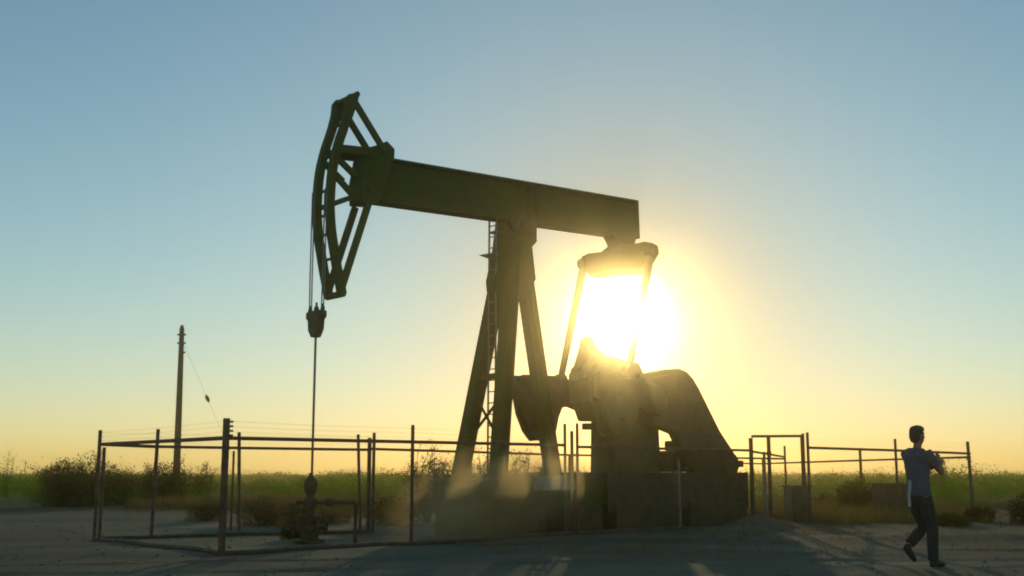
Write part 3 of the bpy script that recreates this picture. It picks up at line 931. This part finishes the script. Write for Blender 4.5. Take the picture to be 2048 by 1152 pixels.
def bush(name, px, Y, top_px, rad, label, nstem=16, nleaf=2600, leaf=0.05, mleaf='leafd', seed=1, cat='bush', group=None, spread=1.0, open_=0.35, low=0.0, loc=None):
    rng = np.random.default_rng(seed)
    if loc is None:
        x, y = gp(px, Y)
        h = CAMH + (950 - top_px) * Y / F - hz(x, y)
    else:
        x, y, h = loc
    e = empty(name, (x, y, hz(x, y)), 0, label, cat, group)
    st = MB(); cents = []
    for k in range(nstem):
        az = rng.uniform(0, 2 * math.pi); rr = rad * math.sqrt(rng.uniform(0.02, 1)) * spread
        hh_ = h * rng.uniform(0.55, 1.0) * (1 - 0.35 * (rr / rad) ** 2)
        tip = np.array([math.cos(az) * rr, math.sin(az) * rr, hh_])
        b0 = np.array([math.cos(az) * rr * 0.12, math.sin(az) * rr * 0.12, -0.05])
        m1 = b0 * 0.5 + tip * 0.5 + rng.normal(size=3) * h * 0.05; m1[2] -= 0.0
        st.tube([b0, m1, tip], 0.012 * h + 0.008, 5, 0.004)
        # side twigs
        for j in range(4):
            f = rng.uniform(0.35, 0.95)
            p0 = b0 * (1 - f) ** 2 + 2 * f * (1 - f) * m1 + f * f * tip
            p1 = p0 + rng.normal(size=3) * np.array([0.14, 0.14, 0.10]) * h + np.array([0, 0, 0.06 * h])
            p1[2] = min(max(p1[2], 0.1), h)
            st.tube([p0, p1], 0.008, 4, 0.004)
            for c_ in (p1, (p0 + p1) / 2):
                cents.append((c_, 0.028 * h + 0.02))
        cents.append((tip, 0.03 * h + 0.02))
        cents.append(((tip + m1) / 2, 0.06 * h + 0.02))
    k = rng.integers(0, len(cents), nleaf)
    cc = np.array([cents[i][0] for i in k]); sg = np.array([cents[i][1] for i in k])[:, None]
    if open_ < 0.3:      # dense body of leaves in the lower crown too
        nb_ = int(nleaf * 0.6)
        u = rng.uniform(size=nb_); az = rng.uniform(0, 2 * math.pi, nb_); r_ = rad * np.sqrt(rng.uniform(size=nb_)) * 0.9
        zz = h * 0.88 * u * np.sqrt(np.clip(1 - (r_ / rad) ** 2 * 0.7, 0, 1))
        cc[:nb_] = np.stack([np.cos(az) * r_, np.sin(az) * r_, zz], 1)
    pts = cc + rng.normal(size=(nleaf, 3)) * sg
    pts[:, 2] = np.clip(pts[:, 2], 0.03, h * 1.02)
    fast_mesh('foliage', leaf_quads(pts, leaf, rng), 4, M[mleaf], e)
    st.build('stem', M['twig'], e)
    return e


B = 'bushes beyond the fences'
bush('scrub_bush', 126, 48, 906, 1.0, 'round-topped green bush left of the leftmost fence post', 26, 9360, 0.045, seed=11, group=B, open_=0.2)
bush('scrub_bush', 178, 47, 893, 1.0, 'twiggy tall bush just behind the leftmost fence post', 20, 4680, 0.045, seed=12, group=B, open_=0.2)
bush('scrub_bush', 240, 50, 928, 1.2, 'low green bush between the leftmost post and the second post', 18, 5760, 0.045, seed=13, group=B, open_=0.2)
bush('scrub_bush', 322, 50, 914, 1.0, 'green bush right behind the second fence post from the left', 22, 6480, 0.045, seed=14, group=B, open_=0.2)
bush('scrub_bush', 372, 52, 905, 0.9, 'open twiggy bush growing around the foot of the utility pole', 18, 1700, 0.042, seed=15, group=B)
bush('scrub_bush', 412, 53, 924, 0.8, 'small twiggy bush right of the utility pole', 12, 1100, 0.042, seed=16, group=B)
bush('mesquite_bush', 856, 31, 884, 0.75, 'sparse mesquite shrub seen left of the pump jack front legs', 18, 2000, 0.035, seed=21, group=B)
bush('mesquite_bush', 905, 32.5, 880, 0.9, 'open mesquite shrub directly behind the leftmost pump jack leg', 18, 1900, 0.035, seed=22, group=B)
bush('mesquite_bush', 965, 34.5, 886, 0.9, 'mesquite shrub seen between the two front legs of the pump jack', 18, 1900, 0.035, seed=23, group=B)
bush('mesquite_bush', 1052, 32, 884, 0.85, 'mesquite shrub seen under the hanging counterweight', 22, 2800, 0.035, seed=24, group=B)
bush('scrub_bush', 1716, 36, 948, 0.62, 'upright olive bush standing in the pen behind the gate', 24, 5200, 0.035, seed=31, group=B, open_=0.2)
bush('scrub_bush', 1660, 40, 985, 0.6, 'low olive bush left of the upright olive bush', 14, 2200, 0.04, seed=32, group=B, open_=0.2)
bush('scrub_bush', 1885, 60, 918, 0.55, 'small dark shrub poking over the horizon right of the man', 12, 1100, 0.06, seed=33, group=B, open_=0.2)
bush('scrub_bush', 1958, 30.5, 1008, 0.42, 'small dark bush at the foot of the far right corner post', 16, 2600, 0.03, seed=34, group=B, open_=0.2)
bush('scrub_bush', 2052, 29, 985, 0.42, 'dark bush cut off by the right edge of the photo', 16, 2800, 0.03, seed=35, group=B, open_=0.2)
bush('scrub_bush', 1905, 27.5, 1022, 0.5, 'low dark bush just right of the walking man', 14, 2400, 0.03, seed=36, group=B, open_=0.2)
bush('scrub_bush', 8, 60, 900, 0.35, 'lone twiggy shrub at the left edge of the photo', 7, 260, 0.05, seed=37, group=B)
bush('dry_bush', 525, 29, 985, 0.75, 'tan dry bush behind the thick corner post', 22, 3600, 0.035, 'leafdry', 41, group='dry bushes around the wellhead', open_=0.2)
bush('dry_bush', 590, 28, 990, 0.55, 'tan dry bush just left of the wellhead', 20, 3000, 0.032, 'leafdry', 42, group='dry bushes around the wellhead', open_=0.2)
bush('dry_bush', 655, 30, 1008, 0.7, 'low dry bush below the side pipe of the wellhead', 20, 2800, 0.032, 'leafdry', 43, group='dry bushes around the wellhead', open_=0.2)
bush('dry_bush', 410, 32, 992, 0.6, 'grey-green dry bush left of the thick corner post', 18, 2400, 0.035, 'leafdry', 44, group='dry bushes around the wellhead', open_=0.2)
bush('dry_bush', 600, 22.5, 1046, 0.4, 'dark low weed clump on the ground left of the wellhead', 16, 1800, 0.025, 'leafd', 45, group='dry bushes around the wellhead', open_=0.2)
bush('dry_bush', 785, 29, 985, 0.7, 'low brush right of the paired fence posts', 18, 2600, 0.035, 'leafd', 46, group='dry bushes around the wellhead', open_=0.2)


def scrub(name, n, y0, y1, hlo, hhi, nl, leaf0, m, seed, xk=0.62, label=None, power=1.0, edge=None):
    rng = np.random.default_rng(seed)
    yy = y0 + (y1 - y0) * rng.uniform(size=n) ** power
    xx = rng.uniform(-1, 1, n) * (yy * xk + 8)
    if edge is not None:
        keep = edge(xx, yy); xx = xx[keep]; yy = yy[keep]
    n = len(xx)
    h = rng.uniform(hlo, hhi, n) * (0.85 + 0.25 * np.sin(xx * 0.11 + 1.3) * np.cos(yy * 0.07) + 0.2 * np.sin(xx * 0.31 + yy * 0.05)); r = h * rng.uniform(0.6, 1.1, n)
    zz = height(xx, yy)
    k = np.repeat(np.arange(n), nl)
    d = rng.normal(size=(len(k), 3)); d /= np.linalg.norm(d, axis=1)[:, None]
    rad = rng.uniform(size=len(k)) ** 0.45
    # lumpy crown
    lump = 1 + 0.13 * np.sin(d[:, 0] * 5 + k) * np.cos(d[:, 1] * 4 + k * 1.7)
    p = np.stack([xx[k] + d[:, 0] * r[k] * rad * lump, yy[k] + d[:, 1] * r[k] * rad * lump,
                  zz[k] + h[k] * 0.48 + d[:, 2] * h[k] * 0.52 * rad * lump], 1)
    size = np.maximum(leaf0, yy[k] * 0.00075)
    o = fast_mesh(name, leaf_quads(p, size, rng), 4, M[m])
    tag(o, label, kind='stuff')
    return o


def left_edge(xx, yy):
    lim = np.where(xx / yy < -0.26, 45.0, np.where(xx / yy < 0.2, 48.0, 42.0))
    return yy > lim + 3 * np.sin(xx * 0.4)


scrub('scrubland', 1500, 44, 120, 0.5, 1.8, 240, 0.05, 'leaf', 51, label='green desert scrub covering the plain up to the horizon', power=1.2, edge=left_edge)
scrub('scrubland', 4200, 110, 455, 0.8, 2.1, 55, 0.09, 'leaf', 52, label='distant green scrub merging into the flat horizon', xk=0.58)


def grass(name, n, y0, y1, hlo, hhi, m, seed, keepf, label, xk=0.5, nb=10):
    rng = np.random.default_rng(seed)
    yy = rng.uniform(y0, y1, n); xx = rng.uniform(-1, 1, n) * (yy * xk + 3)
    k_ = keepf(xx, yy, rng); xx = xx[k_]; yy = yy[k_]; n = len(xx)
    h = rng.uniform(hlo, hhi, n) * (0.6 + 0.4 * np.clip(field(xx, yy), -1, 1.5))
    h = np.maximum(h, 0.05)
    k = np.repeat(np.arange(n), nb); mcount = len(k)
    bx_ = xx[k] + rng.normal(size=mcount) * 0.06; by_ = yy[k] + rng.normal(size=mcount) * 0.06
    hgt = h[k] * rng.uniform(0.5, 1.0, mcount)
    az = rng.uniform(0, 2 * math.pi, mcount); lean = hgt * rng.uniform(0.1, 0.55, mcount)
    z0 = height(bx_, by_) - 0.02
    w = np.maximum(0.006, yy[k] * 0.00028)
    base0 = np.stack([bx_ - w * np.sin(az), by_ + w * np.cos(az), z0], 1)
    base1 = np.stack([bx_ + w * np.sin(az), by_ - w * np.cos(az), z0], 1)
    tip = np.stack([bx_ + np.cos(az) * lean, by_ + np.sin(az) * lean, z0 + hgt], 1)
    vv = np.stack([base0, base1, tip], 1).reshape(-1, 3)
    o = fast_mesh(name, vv, 3, M[m], corners=3)
    tag(o, label, kind='stuff')


def in_grass(xx, yy, rng):
    a = xx / yy
    near = np.where(a < -0.33, 46, np.where(a < -0.21, 31, np.where(a < -0.05, 27.5, np.where(a < 0.24, 31, 29))))
    near = near + 1.2 * np.sin(xx * 1.3) + 0.8 * np.sin(xx * 2.9 + 1)
    return (yy > near) & (rng.uniform(size=len(xx)) < 0.45 + 0.35 * field(xx, yy))


grass('dry_grass', 34000, 26, 50, 0.16, 0.50, 'grass', 61, in_grass, 'tan dry grass between the pump pad and the green scrub', nb=9)


def sparse(xx, yy, rng):
    return (rng.uniform(size=len(xx)) < np.clip(0.10 + 0.25 * field(xx * 1.3, yy * 1.3), 0, 1)) & (yy > 17.5)


grass('weeds', 5200, 17, 31, 0.04, 0.16, 'grass', 62, sparse, 'scattered low weeds on the dirt pad', nb=8)

# loose stones on the pad
rng = np.random.default_rng(77)
ico = bpy.data.meshes.new('tmp'); bm = bmesh.new(); bmesh.ops.create_icosphere(bm, subdivisions=1, radius=1.0)
iv = np.array([v.co[:] for v in bm.verts]); ifc = np.array([[v.index for v in f.verts] for f in bm.faces]); bm.free(); bpy.data.meshes.remove(ico)
n = 2600
sy = 12.0 + 20 * rng.uniform(size=n) ** 1.5; sxx = rng.uniform(-1, 1, n) * (sy * 0.47 + 1)
sz = 0.006 + 0.03 * rng.uniform(size=n) ** 5
vs = iv[None] * (sz[:, None, None] * rng.uniform(0.6, 1.3, (n, 1, 3))) * (1 + 0.18 * rng.normal(size=(n, len(iv), 1)))
vs[:, :, 2] *= 0.6
vs += np.stack([sxx, sy, height(sxx, sy) + sz * 0.15], 1)[:, None, :]
allv = vs[:, ifc.ravel(), :].reshape(-1, 3)
so = fast_mesh('gravel', allv, 3, M['stone'], corners=3); tag(so, 'small loose stones strewn over the dirt', kind='stuff')


# ------------------------------------------------------------------ person
def loft(mb, rings, side=(0, 1, 0), n=14):
    """rings: (centre, across, along side); one closed limb with rounded ends"""
    side = Vector(side); pts = [Vector(r[0]) for r in rings]; vs = []; k = len(pts)
    for i, r in enumerate(rings):
        d = (pts[min(i + 1, k - 1)] - pts[max(i - 1, 0)]).normalized()
        b_ = (side - d * side.dot(d)).normalized(); a_ = b_.cross(d)
        for j in range(n):
            q = 2 * math.pi * j / n
            vs.append(pts[i] + a_ * r[1] * math.cos(q) + b_ * r[2] * math.sin(q))
    d0 = (pts[0] - pts[1]).normalized() * rings[0][1] * 0.5; d1 = (pts[-1] - pts[-2]).normalized() * rings[-1][1] * 0.5
    fs = []
    for i in range(k - 1):
        for j in range(n):
            q = (j + 1) % n
            fs.append((i * n + j, i * n + q, (i + 1) * n + q, (i + 1) * n + j))
    m = len(vs); vs += [pts[0] + d0, pts[-1] + d1]
    for j in range(n):
        q = (j + 1) % n
        fs.append((q, j, m)); fs.append(((k - 1) * n + j, (k - 1) * n + q, m + 1))
    mb.add(vs, fs)
    return mb


def fused(mb, name, m, parent, vox=0.008, smooth=4):
    o = mb.build(name, m, parent)
    r = o.modifiers.new('fuse', 'REMESH'); r.mode = 'VOXEL'; r.voxel_size = vox; r.use_smooth_shade = True
    q = o.modifiers.new('soften', 'SMOOTH'); q.iterations = smooth; q.factor = 0.5
    return o


px_, py_ = gp(1841, 15.1)
man = empty('person', (px_, py_, hz(px_, py_)), math.radians(24), 'man in blue-grey T-shirt and dark jeans walking right with both forearms raised', 'person')
# local x = forward, y = left side (away from camera), z up
body = MB()
loft(body, [((0, 0, 0.86), 0.11, 0.15), ((0, 0, 1.0), 0.11, 0.145), ((0, 0, 1.12), 0.10, 0.135), ((0, 0, 1.28), 0.115, 0.16), ((0, 0, 1.39), 0.11, 0.17), ((0, 0, 1.46), 0.08, 0.13), ((0.01, 0, 1.50), 0.055, 0.06)])
loft(body, [((0.0, 0, 1.46), 0.056, 0.056), ((0.025, 0, 1.54), 0.052, 0.052), ((0.035, 0, 1.60), 0.055, 0.052)])
loft(body, [((0.065, 0, 1.555), 0.035, 0.034), ((0.055, 0, 1.585), 0.065, 0.054), ((0.042, 0, 1.63), 0.086, 0.068), ((0.035, 0, 1.68), 0.094, 0.075), ((0.03, 0, 1.73), 0.086, 0.07), ((0.03, 0, 1.76), 0.05, 0.045)])
loft(body, [((0.115, 0, 1.675), 0.012, 0.010), ((0.145, 0, 1.645), 0.015, 0.016), ((0.12, 0, 1.632), 0.016, 0.016)], n=8)
loft(body, [((0.115, 0, 1.605), 0.012, 0.022), ((0.133, 0, 1.607), 0.008, 0.018)], n=8)
loft(body, [((0.118, 0, 1.70), 0.014, 0.05), ((0.127, 0, 1.695), 0.008, 0.04)], n=8)
for sy_ in (-1, 1):
    loft(body, [((0.03, sy_ * 0.068, 1.63), 0.018, 0.010), ((0.018, sy_ * 0.082, 1.66), 0.026, 0.012), ((0.02, sy_ * 0.078, 1.68), 0.016, 0.008)], n=8)
LS, LE, LWr = V(0, 0.175, 1.43), V(0.15, 0.23, 1.19), V(0.34, 0.05, 1.27)
RS, RE, RWr = V(0, -0.175, 1.43), V(0.23, -0.19, 1.19), V(0.31, -0.06, 1.335)
for a_, e_, w_ in ((LS, LE, LWr), (RS, RE, RWr)):
    loft(body, [(a_ - V(0, 0, -0.01), 0.06, 0.055), (a_.lerp(e_, 0.4), 0.052, 0.050), (e_, 0.041, 0.041), (e_.lerp(w_, 0.3), 0.044, 0.040), (w_, 0.029, 0.025)], (0, 1, 0.3))
for x0_, hp, kn, an in ((0, V(0.0, -0.09, 0.9), V(0.10, -0.10, 0.48), V(0.09, -0.10, 0.07)), (0, V(0.0, 0.09, 0.9), V(0.15, 0.10, 0.50), V(-0.12, 0.10, 0.27))):
    loft(body, [(hp, 0.09, 0.085), (hp.lerp(kn, 0.5), 0.078, 0.072), (kn, 0.056, 0.052), (kn.lerp(an, 0.35), 0.056, 0.05), (an, 0.036, 0.034)])
for base_, dirv, side in ((LWr, V(0.55, -0.45, 0.55).normalized(), V(0.5, 0.25, -0.4).normalized()),
                          (RWr, V(0.25, 0.35, 0.9).normalized(), V(0.85, 0.1, -0.25).normalized())):
    side = (side - dirv * side.dot(dirv)).normalized(); nrm_ = dirv.cross(side)
    loft(body, [(base_ - dirv * 0.01, 0.018, 0.027), (base_ + dirv * 0.04, 0.017, 0.040), (base_ + dirv * 0.09, 0.014, 0.042)], side, 10)
    curl = nrm_ if nrm_.x < 0 else -nrm_
    for k, ln in enumerate((0.066, 0.075, 0.070, 0.055)):
        f0_ = base_ + dirv * 0.085 + side * (k - 1.5) * 0.0225
        f1_ = f0_ + (dirv + curl * 0.25 + side * (k - 1.5) * 0.10).normalized() * ln * 0.5
        f2_ = f1_ + (dirv + curl * 0.8).normalized() * ln * 0.5
        loft(body, [(f0_, 0.0095, 0.0095), (f1_, 0.009, 0.009), (f2_, 0.0075, 0.0075)], side, 7)
    t0_ = base_ + dirv * 0.03 - side * 0.035; t1_ = t0_ + (dirv - side * 0.9).normalized() * 0.035; t2_ = t1_ + (dirv - side * 0.1 + curl * 0.4).normalized() * 0.028
    loft(body, [(t0_, 0.013, 0.013), (t1_, 0.011, 0.011), (t2_, 0.009, 0.009)], side, 7)
fused(body, 'body', M['skin'], man, 0.0048, 2)
sh = MB()
loft(sh, [((0.0, 0, 0.90), 0.142, 0.178), ((0, 0, 1.0), 0.135, 0.168), ((0, 0, 1.12), 0.128, 0.162), ((0, 0, 1.28), 0.138, 0.182), ((0, 0, 1.39), 0.145, 0.205), ((0, 0, 1.455), 0.118, 0.17), ((0.01, 0, 1.495), 0.066, 0.072)], n=20)
for a_, e_ in ((LS, LE), (RS, RE)):
    loft(sh, [(a_ + V(0, -0.45 * a_.y, 0.01), 0.082, 0.080), (a_, 0.086, 0.080), (a_.lerp(e_, 0.35), 0.073, 0.072), (a_.lerp(e_, 0.60), 0.070, 0.068)], (0, 1, 0.3))
fused(sh, 'shirt', M['shirt'], man, 0.009, 5)
tr_m = MB()
loft(tr_m, [((0.0, 0, 0.99), 0.122, 0.158), ((0, 0, 0.90), 0.13, 0.168), ((0.0, 0, 0.82), 0.115, 0.165)], n=18)
for hp, kn, an in ((V(0.0, -0.09, 0.88), V(0.10, -0.10, 0.48), V(0.085, -0.10, 0.09)), (V(0.0, 0.09, 0.88), V(0.15, 0.10, 0.50), V(-0.10, 0.10, 0.29))):
    loft(tr_m, [(hp, 0.108, 0.098), (hp.lerp(kn, 0.5), 0.096, 0.088), (kn, 0.078, 0.072), (kn.lerp(an, 0.4), 0.076, 0.07), (an, 0.068, 0.064)])
fused(tr_m, 'trousers', M['jeans'], man, 0.009, 5)
hr = MB()
loft(hr, [((-0.02, 0, 1.585), 0.045, 0.05), ((-0.018, 0, 1.63), 0.062, 0.077), ((0.002, 0, 1.68), 0.084, 0.086), ((0.02, 0, 1.73), 0.098, 0.083), ((0.03, 0, 1.76), 0.088, 0.07), ((0.035, 0, 1.78), 0.06, 0.048)], n=16)
loft(hr, [((0.115, 0, 1.735), 0.018, 0.05), ((0.095, 0, 1.765), 0.028, 0.05), ((0.055, 0, 1.78), 0.025, 0.05)], n=10)
fused(hr, 'hair', M['hair'], man, 0.007, 2)
sm = MB(); loft(sm, [((0.05, -0.10, 0.055), 0.055, 0.042), ((0.13, -0.10, 0.05), 0.05, 0.045), ((0.22, -0.10, 0.035), 0.035, 0.045), ((0.27, -0.10, 0.03), 0.025, 0.03)])
fused(sm, 'shoe', M['shoe'], man, 0.007, 3)
sm = MB(); loft(sm, [((-0.165, 0.10, 0.265), 0.055, 0.042), ((-0.12, 0.10, 0.19), 0.05, 0.045), ((-0.06, 0.10, 0.11), 0.036, 0.045), ((-0.03, 0.10, 0.07), 0.025, 0.03)])
fused(sm, 'shoe', M['shoe'], man, 0.007, 3)
# pale strip at his hip
cl = MB()
p0 = V(-0.165, -0.10, 0.0)
rows = []
for k in range(9):
    f = k / 8
    rows.append([V(-0.235 - 0.03 * f + 0.006 * math.sin(k), -0.12 + j * 0.016, 1.10 - 0.34 * f) for j in range(4)])
vs_ = [p for r in rows for p in r]; fs_ = []
for k in range(8):
    for j in range(3):
        fs_.append((k * 4 + j, k * 4 + j + 1, (k + 1) * 4 + j + 1, (k + 1) * 4 + j))
cl.add(vs_, fs_)
clo = cl.build('cloth_strip', M['cloth'], None)
clo.modifiers.new('thick', 'SOLIDIFY').thickness = 0.008
clo.location = man.location; clo.rotation_euler = man.rotation_euler
tag(clo, "thin white cloth strip hanging behind the walking man's hip", 'cloth')

# ------------------------------------------------------------------ dust and haze
dv = bpy.data.materials.new('dust_volume'); dv.use_nodes = True
t = dv.node_tree; t.nodes.clear()
o_ = t.nodes.new('ShaderNodeOutputMaterial'); pv = t.nodes.new('ShaderNodeVolumePrincipled')
pv.inputs['Color'].default_value = (0.85, 0.70, 0.42, 1)
pv.inputs['Anisotropy'].default_value = 0.55
tcv = t.nodes.new('ShaderNodeTexCoord')
ln = t.nodes.new('ShaderNodeVectorMath'); ln.operation = 'LENGTH'; t.links.new(tcv.outputs['Object'], ln.inputs[0])
fo = t.nodes.new('ShaderNodeMapRange'); fo.interpolation_type = 'SMOOTHSTEP'
fo.inputs['From Min'].default_value = 1.0; fo.inputs['From Max'].default_value = 0.15
t.links.new(ln.outputs['Value'], fo.inputs['Value'])
nz = t.nodes.new('ShaderNodeTexNoise'); nz.inputs['Scale'].default_value = 2.2; nz.inputs['Detail'].default_value = 3
t.links.new(tcv.outputs['Object'], nz.inputs['Vector'])
nr_ = t.nodes.new('ShaderNodeMapRange'); nr_.inputs['From Min'].default_value = 0.32; nr_.inputs['From Max'].default_value = 0.7
t.links.new(nz.outputs['Fac'], nr_.inputs['Value'])
mu = t.nodes.new('ShaderNodeMath'); mu.operation = 'MULTIPLY'; t.links.new(fo.outputs[0], mu.inputs[0]); t.links.new(nr_.outputs[0], mu.inputs[1])
m2 = t.nodes.new('ShaderNodeMath'); m2.operation = 'MULTIPLY'; m2.inputs[1].default_value = 2.3; t.links.new(mu.outputs[0], m2.inputs[0])
t.links.new(m2.outputs[0], pv.inputs['Density']); t.links.new(pv.outputs[0], o_.inputs['Volume'])
bm = bmesh.new(); bmesh.ops.create_icosphere(bm, subdivisions=3, radius=1.0)
me = bpy.data.meshes.new('dust_cloud'); bm.to_mesh(me); bm.free(); me.materials.append(dv)
dc = bpy.data.objects.new('dust_cloud', me); COL.objects.link(dc)
dl = at(995, 990, 21.9)
dc.location = dl; dc.scale = (2.5, 1.2, 1.2); dc.rotation_euler = (0, math.radians(-14), math.radians(15))
tag(dc, 'dust drifting low around the front legs of the pump jack', kind='stuff')

hv = bpy.data.materials.new('glare_haze_volume'); hv.use_nodes = True
t = hv.node_tree; t.nodes.clear()
o_ = t.nodes.new('ShaderNodeOutputMaterial'); pv = t.nodes.new('ShaderNodeVolumePrincipled')
pv.inputs['Color'].default_value = (1.0, 0.88, 0.56, 1)
pv.inputs['Density'].default_value = 0.0021
pv.inputs['Anisotropy'].default_value = 0.979  # density and forward scatter raised to stand in for lens glare round the sun
t.links.new(pv.outputs[0], o_.inputs['Volume'])
hzb = MB().box(-410, 410, -45, 480, -3.0, 9.4).build('haze', hv)
tag(hzb, 'thin sunlit haze over the whole plain, thickened to imitate lens glare', kind='stuff')
